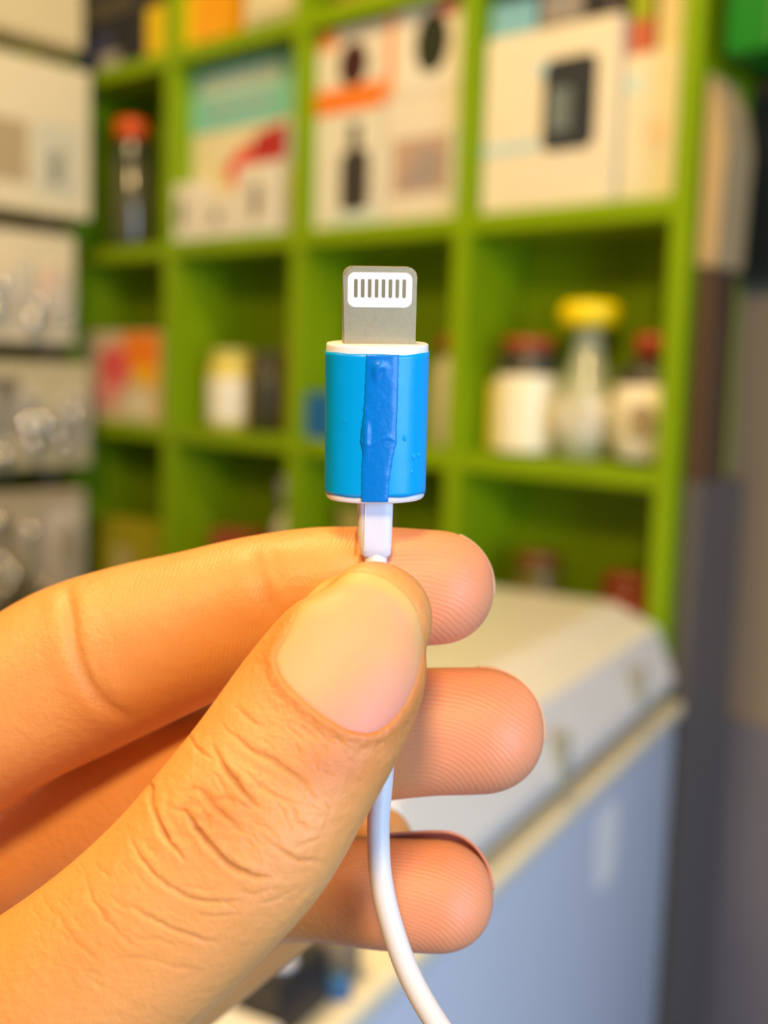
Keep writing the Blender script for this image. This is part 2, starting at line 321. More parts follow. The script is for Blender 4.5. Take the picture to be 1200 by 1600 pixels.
# ------------------------------------------------------------------ things right of the shelf unit, against the back wall
t = thing('storage_post', 'narrow dark brown and grey post standing beside the green shelf unit', 'post', W(1.2450, -0.045, zf))
box('lower_section', -.016, .004, -.03, .084, 0, h0 - .60, M((.10, .09, .085), .6), t, bev=.002)
box('upper_section', -.016, .004, -.03, .03, h0 - .60, h0 - .366, M((.075, .04, .02), .6), t, bev=.002)
t = thing('tan_carton', 'tall tan carton with slanted top corner standing on the dark post', 'box', W(1.2450, -0.045, -.3655))
prism_xz('carton', [(-.016, 0), (.006, 0), (.010, .125), (.002, .165), (-.016, .205)], -.034, .034, M((.46, .34, .17), .6), t, bev=.002)
t = thing('wall_screen', 'dark navy flat panel hanging on the taupe wall under green cabinet', 'screen', W(1.47, -.16, -.372))
box('frame', -.245, .245, -.035, -.0005, 0, .215, M((.022, .028, .032), .4), t, bev=.004)
box('panel', -.235, .235, -.037, -.034, .01, .205, M((.014, .018, .022), .25), t, bev=.001)
GR2 = mat('deep_green_paint', (0.005, 0.19, 0.012), 0.4, noise=.1, nscale=10)
t = thing('wall_cabinet', 'deep green wall cabinet with a dark opening at top right', 'cabinet', W(1.247, -.16, -.150))
bm = bmesh.new()
bmbox(bm, 0, .055, -.155, -.001, 0, .45, .004); bmbox(bm, .055, .5, -.155, -.001, 0, .085, .004); bmbox(bm, .055, .5, -.02, -.001, .085, .45, .002); bmbox(bm, .0, .5, -.155, -.001, .45, .47, .004)
from_bm('frame', bm, GR2, t)
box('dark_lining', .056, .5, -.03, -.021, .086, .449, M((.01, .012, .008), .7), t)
t = thing('metal_tin', 'dark tin with dull brass lid sitting inside the deep green wall cabinet', 'tin', W(1.365, -.065, -.150 + .0855))
lathe('body', [(.024, 0), (.026, .003), (.026, .05)], M((.02, .02, .018), .4), t)
lathe('lid', [(.027, .0503), (.027, .060), (.02, .064)], M((.22, .17, .08), .3), t)

# ------------------------------------------------------------------ white top-loading appliance
A1 = (U * .219 + V * .976).normalized(); ang = math.atan2(A1.y, A1.x)
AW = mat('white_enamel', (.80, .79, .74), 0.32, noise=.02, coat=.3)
t = thing('washing_machine', 'large white appliance with rounded lid standing before the green shelf unit', 'washing machine', W(1.246, 0, zf), rot=ang)
HB = -.843 - zf
def ay(a, b): return (-b, -a)                       # d2 points along local -y
bm = bmesh.new(); bmbox(bm, 0, .93, -.60, 0, .03, HB - .022, .010, 3); from_bm('cabinet', bm, mat('daylight_tinted_enamel', (.60, .68, .80), .32, noise=.02, coat=.3), t, True)  # blue of the daylight on the white side is put into this enamel
for x in (.05, .88):
    for y in (-.55, -.05): lathe('foot', [(.02, 0), (.02, .031)], M(BLACK, .6), t, 16, x, y)
bm = bmesh.new(); bmbox(bm, -.002, .932, -.602, .007, HB - .021, HB - .002, .007, 3); from_bm('rim', bm, M((.84, .76, .52), .4), t, True)
bm = bmesh.new(); bmbox(bm, 0.002, .628, -.59, -.004, HB + .015, HB + .101)
es = [e for e in bm.edges if min(v.co.z for v in e.verts) > HB + .09 and abs(e.verts[0].co.x - e.verts[1].co.x) > .3]
bmesh.ops.bevel(bm, geom=es, offset=.074, segments=2, affect='EDGES', profile=.5)
es = [e for e in bm.edges if abs(e.verts[0].co.x - e.verts[1].co.x) < .001 and e.calc_face_angle(0) > 1.2]
bmesh.ops.bevel(bm, geom=es, offset=.008, segments=3, affect='EDGES', profile=.5)
es = [e for e in bm.edges if abs(e.verts[0].co.z - e.verts[1].co.z) > .02 and e.verts[0].co.z < HB + .05 and e.verts[1].co.z < HB + .05]
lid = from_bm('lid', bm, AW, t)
box('seam_shade', .012, .618, -.575, -.020, HB - .004, HB + .018, M((.05, .06, .09), .7), t)  # dark block: shadow in the lid gap put into colour
TG = M((.34, .36, .28), .4)
box('latch', .140, .155, -.006, .001, HB + .030, HB + .068, TG, t, bev=.001)
box('latch', .362, .377, -.006, .001, HB + .012, HB + .060, TG, t, bev=.001)
prism = prism_xz('side_reflection', rounded(.21, .27, HB - .125, HB - .045, .3), -.0007, .0007, M((.92, .90, .86), .3), t)  # white patch painting a reflection on the side panel
# small things lying on its near ledge (local coordinates of the ledge)
def on_ledge(name, label, cat, s, d, rz=0.0, group=None):
    p = W(1.246, 0, -.843) + A1 * s; A2 = (U * -.976 + V * .219).normalized(); p = p + A2 * d; p.z += -.0018
    return thing(name, label, cat, p, rot=ang + rz, group=group)
t = on_ledge('power_adapter', 'black plastic gadget with shiny round silver button on the white ledge', 'gadget', .750, .030)
box('body', -.026, .022, -.022, .022, 0, .036, M(BLACK, .35), t, bev=.003)
lathe('button', [(.0075, .0361), (.0075, .039), (.005, .0405)], M((.80, .80, .82), .3), t, 20, .006, .011)
t = on_ledge('tape_roll', 'beige roll of tape lying behind the black gadget on white ledge', 'tape', .696, .022)
lathe('roll', [(.014, 0), (.015, .001), (.015, .028), (.014, .029)], M((.20, .15, .085), .7), t, 28)
lathe('core', [(.009, .0288), (.009, .0298)], M((.30, .23, .12), .6), t, 20)
t = on_ledge('lid_button', 'small round blue plastic button at the rim edge beside the black gadget' , 'button', .714, .008)
lathe('shell', [(.0070, 0), (.0070, .010), (.0055, .0125)], M((.03, .14, .34), .35), t, 24)
lathe('grip_ring', [(.0078, .002), (.0078, .005)], M((.03, .12, .30), .4), t, 24)
t = on_ledge('paper_slip', 'blank white folded slip on the near end of the white ledge', 'paper', .80, .035)
box('lower_fold', -.028, .026, -.028, .028, 0, .012, M((.88, .87, .84), .6), t, bev=.001)
box('upper_fold', -.026, .026, -.027, .028, .0122, .0135, M((.90, .89, .86), .6), t)

# ------------------------------------------------------------------ camera-space helper for the things held close up: pixel-like x, y and depth in mm
def cp(x, y, dz=0.0):
    D = D0 + dz * 1e-3
    return CAM + FW * D + RT * ((x - 600) / F * D) - UP * ((y - 800) / F * D)
MM = 1e-3

# ------------------------------------------------------------------ charging cable
ray_up = math.radians(4.6 + 10.5)
zl = (UP * math.cos(ray_up) - FW * math.sin(ray_up)).normalized()
xl = (RT - zl * RT.dot(zl)).normalized()
rl = math.radians(1.0)
zl, xl = (zl * math.cos(rl) + xl * math.sin(rl)), (xl * math.cos(rl) - zl * math.sin(rl))
yl = zl.cross(xl).normalized()                     # away from the camera
a = math.radians(-5)
xl, yl = (xl * math.cos(a) - yl * math.sin(a)), (yl * math.cos(a) + xl * math.sin(a))
cab = bpy.data.objects.new('charging_cable', None); COL.objects.link(cab); cab.empty_display_size = .005
cab['label'] = 'white charging cable with blue tape round its plug held between finger and thumb'; cab['category'] = 'cable'
mw = Matrix.Identity(4)
org = cp(586, 776, 0.6)
for i in range(3): mw[i][0] = xl[i]; mw[i][1] = yl[i]; mw[i][2] = zl[i]; mw[i][3] = org[i]
cab.matrix_world = mw
PW = mat('white_plug_plastic', (.86, .85, .82), .35, noise=.01, sss=.15)
def sectpts(hw, hd, e, n=64):
    out = []
    for i in range(n):
        t = 2 * math.pi * i / n; c, s = math.cos(t), math.sin(t)
        out.append((hw * math.copysign(abs(c) ** (2 / e), c), hd * math.copysign(abs(s) ** (2 / e), s)))
    return out
def loft(name, sects, material, parent, capends=True, smooth=True, closed=True):
    bm = bmesh.new(); rings = [[bm.verts.new(p) for p in r] for r in sects]
    n = len(rings[0])
    for A, B in zip(rings, rings[1:]):
        for k in range(n if closed else n - 1): bm.faces.new((A[k], A[(k + 1) % n], B[(k + 1) % n], B[k]))
    if capends: bm.faces.new(rings[0][::-1]); bm.faces.new(rings[-1])
    return from_bm(name, bm, material, parent, smooth)
HW, HD, HH = 4.62, 2.75, 14.3
def bsec(z, k=1.0, w=0.0): return [(x * MM, y * MM, z * MM) for x, y in sectpts(HW * k + w, HD * k + w, 2.25)]
loft('plug_body', [bsec(0, .955), bsec(.12, .985), bsec(.35, 1), bsec(HH - .2, 1), bsec(HH - .06, .992), bsec(HH, .975)], PW, cab)
# blue tape: wrap shell with its overlapping strip
TAPE = mat('blue_adhesive_tape', (.000, .36, .80), .30, noise=.03, nscale=900, bump=.00004, bscale=500, spec=.35, coat=.05)
TAPE2 = mat('blue_tape_overlap', (.000, .20, .66), .30, noise=.05, nscale=700, bump=.00012, bscale=600, spec=.4, coat=.1)
rs = []
for i in range(41):
    z = .62 + (HH - .70 - .62) * i / 40
    ring = []
    for j, (x, y) in enumerate(sectpts(HW + .10, HD + .10, 2.25, 96)):
        t = 2 * math.pi * j / 96
        wob = .03 * math.sin(3 * t + i * .2) + (.06 * math.sin(7 * t) if i in (0, 40) else 0)
        ring.append((x * MM, y * MM, (z + wob) * MM))
    rs.append(ring)
loft('tape', rs, TAPE, cab)
def surf(xm, off):
    """y of the body front at x (mm)"""
    e = 2.25; q = max(0, 1 - abs(xm / (HW + off)) ** e)
    return -(HD + off) * q ** (1 / e)
bm = bmesh.new(); NZ, NX = 90, 26; g = []
def lerp(tab, v):
    for (a, x), (b, y) in zip(tab, tab[1:]):
        if v <= b: return x + (y - x) * (v - a) / (b - a)
    return tab[-1][1]
LT = [(0, -1.48), (.25, -1.5), (.34, -1.42), (.42, -1.66), (.55, -1.5), (.62, -1.35), (.8, -1.28), (1, -1.2)]
RTB = [(0, .95), (.15, 1.05), (.32, 1.35), (.42, 1.65), (.5, 1.62), (.7, 1.66), (1, 1.68)]
for i in range(NZ + 1):
    f = i / NZ; z = .22 + (HH - .95) * f; row = []
    x0, x1 = lerp(LT, f) + .03 * math.sin(i * 1.3) * math.sin(i * .37), lerp(RTB, f) + .02 * math.sin(i * .9)
    for j in range(NX + 1):
        x = x0 + (x1 - x0) * j / NX
        ed = min(j, NX - j) / NX
        h = .125 + .04 * min(1, ed * 8)
        h += .22 * math.exp(-((x + .05) / .55) ** 2 - ((z - 12.6) / .40) ** 2) + .20 * math.exp(-((x + .35) / .30) ** 2 - ((z - 12.0) / .5) ** 2)
        h += .10 * math.exp(-((z - 5.9 - .35 * math.sin(x * 2)) / .18) ** 2) * math.exp(-((x - .2) / 1.3) ** 2)
        h += .16 * math.exp(-((x + 1.1) / .28) ** 2 - ((z - 6.3) / 1.5) ** 2) + .08 * math.exp(-((x + 1.3) / .2) ** 2 - ((z - 8.8) / .3) ** 2)
        row.append(bm.verts.new((x * MM, surf(x, h) * MM, z * MM)))
    g.append(row)
for i in range(NZ):
    for j in range(NX): bm.faces.new((g[i][j], g[i][j + 1], g[i + 1][j + 1], g[i + 1][j]))
ts = from_bm('tape_overlap', bm, TAPE2, cab, True)
md = ts.modifiers.new('thick', 'SOLIDIFY'); md.thickness = .12 * MM; md.offset = -1
# little pressed bubbles in the tape right of the overlap
for (x, z, r) in ((2.35, 6.1, .22), (3.2, 4.3, .20), (3.75, 4.4, .15), (3.1, 2.9, .14), (-3.0, 7.6, .08)):
    bm = bmesh.new(); bmesh.ops.create_icosphere(bm, subdivisions=3, radius=1)
    for q in bm.verts: q.co = Vector(((x + q.co.x * r) * MM, (surf(x, .10) + q.co.y * .07) * MM, (z + q.co.z * r * 1.4) * MM))
    from_bm('tape_bubble', bm, TAPE, cab, True)
# metal tongue
STEEL = mat('brushed_nickel', (.52, .43, .26), .42, metal=.65, noise=.10, nscale=1500, bump=.00001, bscale=2500)
tw, tht, th = 3.28, 6.75, .78
def tongue_outline(w, z1, r):
    pts = [(-w, -.3)]
    for k in range(9): tt = math.pi - k * math.pi / 16; pts.append((-w + r + r * math.cos(tt), z1 - r + r * math.sin(tt)))
    for k in range(9): tt = math.pi / 2 - k * math.pi / 16; pts.append((w - r + r * math.cos(tt), z1 - r + r * math.sin(tt)))
    pts.append((w, -.3)); return pts
xo = .10
zo = HH
tn = prism_xz('metal_tongue', [((x + xo) * MM, (z + zo) * MM) for x, z in tongue_outline(tw, tht, .85)], -th * MM, th * MM, STEEL, cab, bev=.16 * MM)
def rr(cx, cz, w, h, r, n=6):
    pts = []
    for sx, sz, a in ((1, 1, 0), (-1, 1, 90), (-1, -1, 180), (1, -1, 270)):
        for k in range(n + 1):
            t = math.radians(a + 90 * k / n); pts.append(((cx + sx * (w - r) + r * math.cos(t)) * MM, (cz + sz * (h - r) + r * math.sin(t)) * MM))
    return pts
pl = prism_xz('contact_plate', rr(xo - .02, zo + tht - 2.0, 2.86, 1.52, .62), -(th + .05) * MM, -(th - .3) * MM, mat('white_contact_plate', (.88, .87, .84), .4, noise=.01), tn, bev=.03 * MM)
GOLD = mat('worn_gold_contact', (.50, .38, .20), .35, metal=.8, noise=.1, nscale=3000)
for k in range(8):
    prism_xz('contact', rr(xo - 2.16 + k * .612, zo + tht - 1.86, .155, .80, .12, 4), -(th + .065) * MM, -(th - .2) * MM, GOLD, tn)
# strain relief
def srs(z, hw, hd, dx=0): return [((x + dx) * MM, y * MM, z * MM) for x, y in sectpts(hw, hd, 4.2, 64)]
SRM = mat('translucent_white_sleeve', (.80, .82, .88), .28, noise=.01, sss=.3)
loft('strain_relief', [srs(.1, 1.66, 1.5), srs(-.3, 1.66, 1.5), srs(-3.0, 1.60, 1.42, .03), srs(-4.6, 1.52, 1.36, .08), srs(-5.4, 1.46, 1.3, .1), srs(-5.62, 1.25, 1.15, .12), srs(-5.64, .95, .9, .12)], SRM, cab)
bm = bmesh.new(); bmbox(bm, -1.06 * MM, -.96 * MM, -1.52 * MM, -1.36 * MM, -4.9 * MM, -.05 * MM, .02 * MM); from_bm('mould_line', bm, PW, cab)
# cord, round, from the sleeve down past the thumb and out of the frame
inv = mw.inverted()
cpts = [mw @ Vector((.12 * MM, 0, -4.9 * MM)), cp(588, 905, 1.5), cp(592, 960, 1.2), cp(597, 1040, .6), cp(601, 1130, .2), cp(597, 1210, 0.0), cp(591, 1290, 0), cp(595, 1370, -.4), cp(613, 1450, -1.2), cp(643, 1530, -2.4), cp(690, 1610, -4), cp(760, 1700, -5), cp(850, 1820, -5), cp(930, 2000, -2), cp(960, 2250, 6), cp(930, 2600, 18), cp(820, 2950, 30), cp(700, 3400, 40)]
def catmull(P, n):
    P = [P[0] * 2 - P[1]] + list(P) + [P[-1] * 2 - P[-2]]; out = []
    for i in range(1, len(P) - 2):
        for k in range(n):
            t = k / n; p0, p1, p2, p3 = P[i - 1:i + 3]
            out.append(.5 * ((2 * p1) + (p2 - p0) * t + (2 * p0 - 5 * p1 + 4 * p2 - p3) * t * t + (3 * p1 - p0 - 3 * p2 + p3) * t ** 3))
    out.append(P[-2]); return out
cl = catmull([inv @ p for p in cpts], 8)
rings = []; nrm = None
for i, p in enumerate(cl):
    tg = (cl[min(i + 1, len(cl) - 1)] - cl[max(i - 1, 0)]).normalized()
    nrm = Vector((1, 0, 0)) if nrm is None else nrm
    nrm = (nrm - tg * nrm.dot(tg)).normalized(); bn = tg.cross(nrm)
    rings.append([p + (nrm * math.cos(a) + bn * math.sin(a)) * 1.06 * MM for a in [2 * math.pi * k / 40 for k in range(40)]])
loft('cord', rings, mat('white_cord_rubber', (.84, .81, .80), .45, noise=.01, sss=.2), cab)

# ------------------------------------------------------------------ the hand (one continuous skin mesh; fingernails are its parts)
# every row: image x, image y, depth (mm, + away), half width, half depth (image px at that depth)
FING = {
 'thumb': [(585, 968, -6.6, 91, 80), (566, 1000, -7.2, 116, 92), (545, 1035, -7.8, 130, 100), (500, 1110, -8.8, 143, 110), (440, 1205, -9.6, 150, 120), (375, 1300, -10.2, 158, 132), (290, 1395, -9.6, 156, 140), (190, 1490, -8.2, 160, 150), (75, 1592, -5.0, 178, 170), (-70, 1715, 2, 215, 200), (-260, 1840, 12, 260, 230)],
 'index': [(682, 918, 6.9, 90, 86), (600, 918, 7.0, 95, 88), (500, 926, 7.6, 103, 94), (405, 948, 8.6, 112, 104), (310, 978, 9.8, 120, 116), (215, 1010, 11.2, 131, 124), (115, 1050, 12.4, 138, 128), (0, 1112, 13.6, 134, 130), (-150, 1200, 17, 150, 145), (-350, 1330, 22, 180, 170)],
 'middle': [(752, 1141, 7.6, 98, 92), (650, 1144, 8.2, 99, 95), (520, 1160, 11, 102, 100), (380, 1195, 16, 108, 108), (220, 1240, 22.5, 116, 116), (70, 1285, 27, 118, 122), (-80, 1350, 27, 128, 130), (-350, 1460, 26, 180, 170)],
 'ring': [(686, 1400, 9.2, 85, 82), (600, 1396, 10, 84, 84), (480, 1385, 14, 82, 90), (340, 1392, 20, 90, 98), (180, 1425, 28, 100, 106), (20, 1480, 33, 110, 112), (-150, 1560, 31, 130, 130), (-380, 1620, 27, 180, 170)],
 'pinky': [(590, 1318, 30, 56, 58), (520, 1372, 33, 58, 62), (440, 1432, 37, 62, 68), (350, 1500, 40, 66, 74), (230, 1590, 42, 72, 80), (90, 1690, 40, 90, 95), (-120, 1790, 36, 130, 130), (-400, 1850, 28, 190, 170)],
}
PALM = [(-340, 1330, 24, 190, 190), (-420, 1480, 24, 240, 200), (-430, 1640, 24, 270, 210), (-400, 1820, 22, 290, 220), (-420, 2050, 24, 260, 190), (-460, 2350, 30, 240, 170), (-500, 2700, 36, 240, 170)]
fwv, rtv, upv, camv = (np.array(q) for q in (FW, RT, UP, CAM))
def to_cam(P):                                    # world -> (image x, image y, depth mm)
    d = P - camv; D = d @ fwv
    return 600 + F * (d @ rtv) / D, 800 - F * (d @ upv) / D, (D - D0) * 1000
def cpn(row): return np.array(cp(row[0], row[1], row[2]))
def cat_np(A, n):
    A = np.vstack([2 * A[0] - A[1], A, 2 * A[-1] - A[-2]]); out = []
    for i in range(1, len(A) - 2):
        p0, p1, p2, p3 = A[i - 1:i + 3]
        for k in range(n):
            t = k / n; out.append(.5 * ((2 * p1) + (p2 - p0) * t + (2 * p0 - 5 * p1 + 4 * p2 - p3) * t * t + (3 * p1 - p0 - 3 * p2 + p3) * t ** 3))
    out.append(A[-2]); return np.array(out)
AXES = {}
def finger_tube(bm, rows, key, ex=2.0, ntip=9, tiplen=1.0):
    A = []
    for r in rows:
        D = D0 + r[2] * 1e-3
        A.append([*cpn(r), r[3] * D / F, r[4] * D / F])
    S = cat_np(np.array(A), 6)
    AXES[key] = S
    C, a, b = S[:, :3], S[:, 3], S[:, 4]
    N = len(C); rings = []
    T0 = C[0] - C[1]; T0 /= np.linalg.norm(T0)
    seq = []
    for k in range(1, ntip + 1):                  # rounded fingertip beyond the first axis point
        s = math.sin(math.pi / 2 * k / (ntip + .35)); q = math.cos(math.pi / 2 * k / (ntip + .35)) ** .92
        seq.insert(0, (C[0] + T0 * a[0] * s * tiplen, a[0] * q, b[0] * q, T0))
    for i in range(N):
        T = C[max(i - 1, 0)] - C[min(i + 1, N - 1)]; T /= np.linalg.norm(T); seq.append((C[i], a[i], b[i], T))
    K = 40
    for c, ra, rb, T in seq:
        vd = c - camv; vd /= np.linalg.norm(vd)
        n = np.cross(T, vd); n /= np.linalg.norm(n); bb = np.cross(n, T); bb /= np.linalg.norm(bb)
        ring = []
        for k in range(K):
            t = 2 * math.pi * k / K; ct, st = math.cos(t), math.sin(t)
            x = math.copysign(abs(ct) ** (2 / ex), ct) * ra; y = math.copysign(abs(st) ** (2 / ex), st) * rb
            ring.append(bm.verts.new(c + n * x + bb * y))
        rings.append(ring)
    for P, Q in zip(rings, rings[1:]):
        for k in range(K): bm.faces.new((P[k], P[(k + 1) % K], Q[(k + 1) % K], Q[k]))
    bm.faces.new(rings[0][::-1]); bm.faces.new(rings[-1])
bm = bmesh.new()
finger_tube(bm, FING['thumb'], 'thumb', ex=2.25)
for kf in ('index', 'middle', 'ring', 'pinky'): finger_tube(bm, FING[kf], kf, ex=2.1)
finger_tube(bm, PALM, 'palm', ex=2.2)
bmesh.ops.recalc_face_normals(bm, faces=bm.faces)
me0 = bpy.data.meshes.new('hand_base'); bm.to_mesh(me0); bm.free()
tmp = bpy.data.objects.new('hand_base', me0); COL.objects.link(tmp)
md = tmp.modifiers.new('r', 'REMESH'); md.mode = 'VOXEL'; md.voxel_size = .00042; md.adaptivity = 0
md = tmp.modifiers.new('s', 'SMOOTH'); md.factor = .5; md.iterations = 14
dg = bpy.context.evaluated_depsgraph_get()
me = bpy.data.meshes.new_from_object(tmp.evaluated_get(dg))
bpy.data.objects.remove(tmp); bpy.data.meshes.remove(me0)

def coords(me):
    a = np.empty(len(me.vertices) * 3); me.vertices.foreach_get('co', a); return a.reshape(-1, 3)
def normals(me):
    a = np.empty(len(me.vertices) * 3); me.vertices.foreach_get('normal', a); return a.reshape(-1, 3)
def owner(P):
    best = np.full(len(P), 1e9); own = np.zeros(len(P), int)
    for i, k in enumerate(('thumb', 'index', 'middle', 'ring', 'pinky', 'palm')):
        S = AXES[k]; dmin = np.full(len(P), 1e9)
        for s in S: dmin = np.minimum(dmin, np.linalg.norm(P - s[:3], axis=1) / ((s[3] + s[4]) / 2))
        w = dmin < best; best[w] = dmin[w]; own[w] = i
    return own
# finer mesh where the skin is in focus: thumb back twice
def refine(me, times, test):
    bm = bmesh.new(); bm.from_mesh(me)
    for _ in range(times):
        bm.verts.ensure_lookup_table()
        P = np.array([v.co[:] for v in bm.verts]); Nn = np.array([v.normal[:] for v in bm.verts])
        ok = test(P, Nn)
        es = [e for e in bm.edges if ok[e.verts[0].index] and ok[e.verts[1].index]]
        bmesh.ops.subdivide_edges(bm, edges=es, cuts=1, use_grid_fill=True, smooth=0)
    out = bpy.data.meshes.new('hand'); bm.to_mesh(out); bm.free(); return out
def thumb_front(P, Nn):
    x, y, dz = to_cam(P); vd = P - camv; vd /= np.linalg.norm(vd, axis=1)[:, None]
    c = -(Nn * vd).sum(1)
    return (c > -.05) & (dz < 1.5) & (x > -25) & (x < 720) & (y < 1625) & (y > 840) & (own_f(P) == 0)
own_f = owner
me = refine(me, 2, thumb_front)
P = coords(me); NR = normals(me); own = owner(P)
X, Y, DZ = to_cam(P)
vd = P - camv; vd /= np.linalg.norm(vd, axis=1)[:, None]
FACE = -(NR * vd).sum(1)
front = np.clip(FACE * 3, 0, 1)
thumb = (own == 0)

def noise2(x, y, s, seed=0):
    """smooth value noise"""
    rng = np.random.RandomState(seed); G = rng.rand(256, 256)
    u, v = x / s + 64, y / s + 64; i, j = np.floor(u).astype(int), np.floor(v).astype(int); fu, fv = u - i, v - j
    fu, fv = fu * fu * (3 - 2 * fu), fv * fv * (3 - 2 * fv); g = lambda a, b: G[a % 256, b % 256]
    return (g(i, j) * (1 - fu) + g(i + 1, j) * fu) * (1 - fv) + (g(i, j + 1) * (1 - fu) + g(i + 1, j + 1) * fu) * fv
def smooth_line(pts, n=8):
    return cat_np(np.array(pts, float), n)
def pdist(x, y, L):
    """distance to polyline, signed side and position along it 0..1"""
    best = np.full(len(x), 1e9); side = np.zeros(len(x)); pos = np.zeros(len(x)); n = len(L) - 1
    for i in range(n):
        ax, ay = L[i]; bx, by = L[i + 1]; ex, ey = bx - ax, by - ay
        t = np.clip(((x - ax) * ex + (y - ay) * ey) / (ex * ex + ey * ey + 1e-9), 0, 1)
        dx, dy = x - ax - t * ex, y - ay - t * ey; d = np.hypot(dx, dy)
        w = d < best; best[w] = d[w]; side[w] = np.sign(ex * dy - ey * dx)[w]; pos[w] = ((i + t) / n)[w]
    return best, side, pos
disp = np.zeros(len(P))                           # mm along the normal
def c6(pts): return [(200 + x * .35, 1080 + y * .35) for x, y in pts]
CREASE = [  # points, depth mm, width px
 (c6([(285, 120), (280, 210), (320, 275), (390, 305)]), .16, 3.6), (c6([(370, 240), (420, 320), (470, 390), (530, 460), (590, 522)]), .30, 4.2),
 (c6([(175, 230), (125, 310), (100, 390), (102, 480), (130, 580), (185, 670), (230, 720), (272, 768)]), .30, 4.2),
 (c6([(200, 515), (270, 560), (330, 640), (400, 720), (480, 795), (560, 825), (650, 842)]), .36, 4.6),
 (c6([(0, 600), (40, 720), (120, 820), (200, 890), (300, 935), (420, 942), (530, 930)]), .17, 4.2), (c6([(-10, 940), (80, 1000), (200, 1065), (300, 1100), (420, 1120)]), .15, 4.0),
 (c6([(400, 120), (470, 200), (560, 260), (680, 330), (780, 410), (850, 500)]), .15, 4.5), (c6([(480, 60), (540, 120), (590, 165)]), .10, 4.0),
 (c6([(500, 340), (590, 420), (680, 480), (780, 510)]), .10, 3.4), (c6([(700, 490), (760, 570), (805, 635)]), .10, 3.2), (c6([(610, 655), (700, 715), (770, 750), (900, 770)]), .15, 3.6),
 (c6([(730, 700), (800, 672), (860, 650)]), .08, 3.2), (c6([(200, 440), (310, 440), (350, 470), (390, 530), (460, 590), (560, 660)]), .13, 5.0), (c6([(230, 870), (330, 888), (420, 885)]), .07, 3.4),
 (c6([(290, 990), (380, 1003), (500, 1000)]), .08, 3.2), (c6([(60, 1100), (150, 1110), (230, 1145)]), .07, 3.4), (c6([(-120, 1210), (40, 1190), (200, 1230), (330, 1240)]), .06, 4), (c6([(620, 440), (690, 540), (730, 620)]), .07, 3),
 (c6([(-200, 800), (-160, 930), (-60, 1060), (80, 1180)]), .07, 4), (c6([(-330, 960), (-250, 1100), (-100, 1230)]), .05, 4), (c6([(860, 470), (900, 540), (880, 620)]), .06, 3), (c6([(420, 900), (560, 905), (690, 880)]), .05, 3),
 (c6([(120, 130), (60, 260), (10, 400)]), .06, 3.5), (c6([(560, 950), (660, 930), (780, 860)]), .05, 3), (c6([(540, 560), (590, 600), (660, 640)]), .07, 3),
]
idx = np.where(thumb & (FACE > -.2))[0]
xi, yi = X[idx], Y[idx]
wx = xi + 5 * (noise2(xi, yi, 16, 1) - .5) + 2.5 * (noise2(xi, yi, 6, 5) - .5); wy = yi + 5 * (noise2(xi, yi, 16, 2) - .5) + 2.5 * (noise2(xi, yi, 6, 6) - .5)
dd = np.zeros(len(idx)); cre = np.zeros(len(idx))
for pts, dep, wd in CREASE:
    d, sd, pos = pdist(wx, wy, smooth_line(pts, 5))
    dep = dep * 1.15
    fade = np.clip(np.minimum(pos, 1 - pos) * 3.2, .0, 1) ** .8
    k = np.exp(-(d / (wd * .8)) ** 2) * fade
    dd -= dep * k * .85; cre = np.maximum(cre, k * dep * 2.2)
    dd += dep * .16 * fade * np.exp(-((d - wd * 2.6) / (wd * 1.8)) ** 2)
# knuckle puckering between the creases
kn = np.exp(-(((xi - 330) / 130) ** 2 + ((yi - 1260) / 110) ** 2))
dd += kn * (.09 * (noise2(xi * .8 + yi * .6, yi * .8 - xi * .6, 17, 7) - .5) + .06 * (noise2(xi, yi, 9, 8) - .5) + .03 * (noise2(xi, yi, 4, 11) - .5))
dd += .14 * np.exp(-(((xi - 470) / 60) ** 2 + ((yi - 1400) / 40) ** 2)) * (noise2(xi, yi, 12, 9) - .5)
# many faint short lines running across the thumb
rg = np.random.RandomState(21)
for _ in range(95):
    s0, o0 = rg.uniform(-.05, 1.0), rg.uniform(-.85, .75)
    ax_, ay_ = 520 - 430 * s0, 1170 + 330 * s0
    cx_, cy_ = ax_ + .80 * 120 * o0, ay_ + .60 * 120 * o0 + 18 * o0 * o0
    ln = rg.uniform(18, 55); th_ = .60 + rg.uniform(-.25, .35) + .35 * (-o0)
    q = [(cx_ + math.cos(th_ - .012 * t_) * t_ * 1.0, cy_ + math.sin(th_ - .006 * t_) * t_) for t_ in np.linspace(-ln / 2, ln / 2, 5)]
    lx, ly = cx_ - xi, cy_ - yi; near = np.where(lx * lx + ly * ly < (ln + 14) ** 2)[0]
    if not len(near): continue
    d, sd, pos = pdist(wx[near], wy[near], smooth_line(q, 2)); fd = np.clip(np.minimum(pos, 1 - pos) * 4, 0, 1)
    k = np.exp(-(d / 2.3) ** 2) * fd * rg.uniform(.35, 1)
    dd[near] -= .055 * k; cre[near] = np.maximum(cre[near], .10 * k)
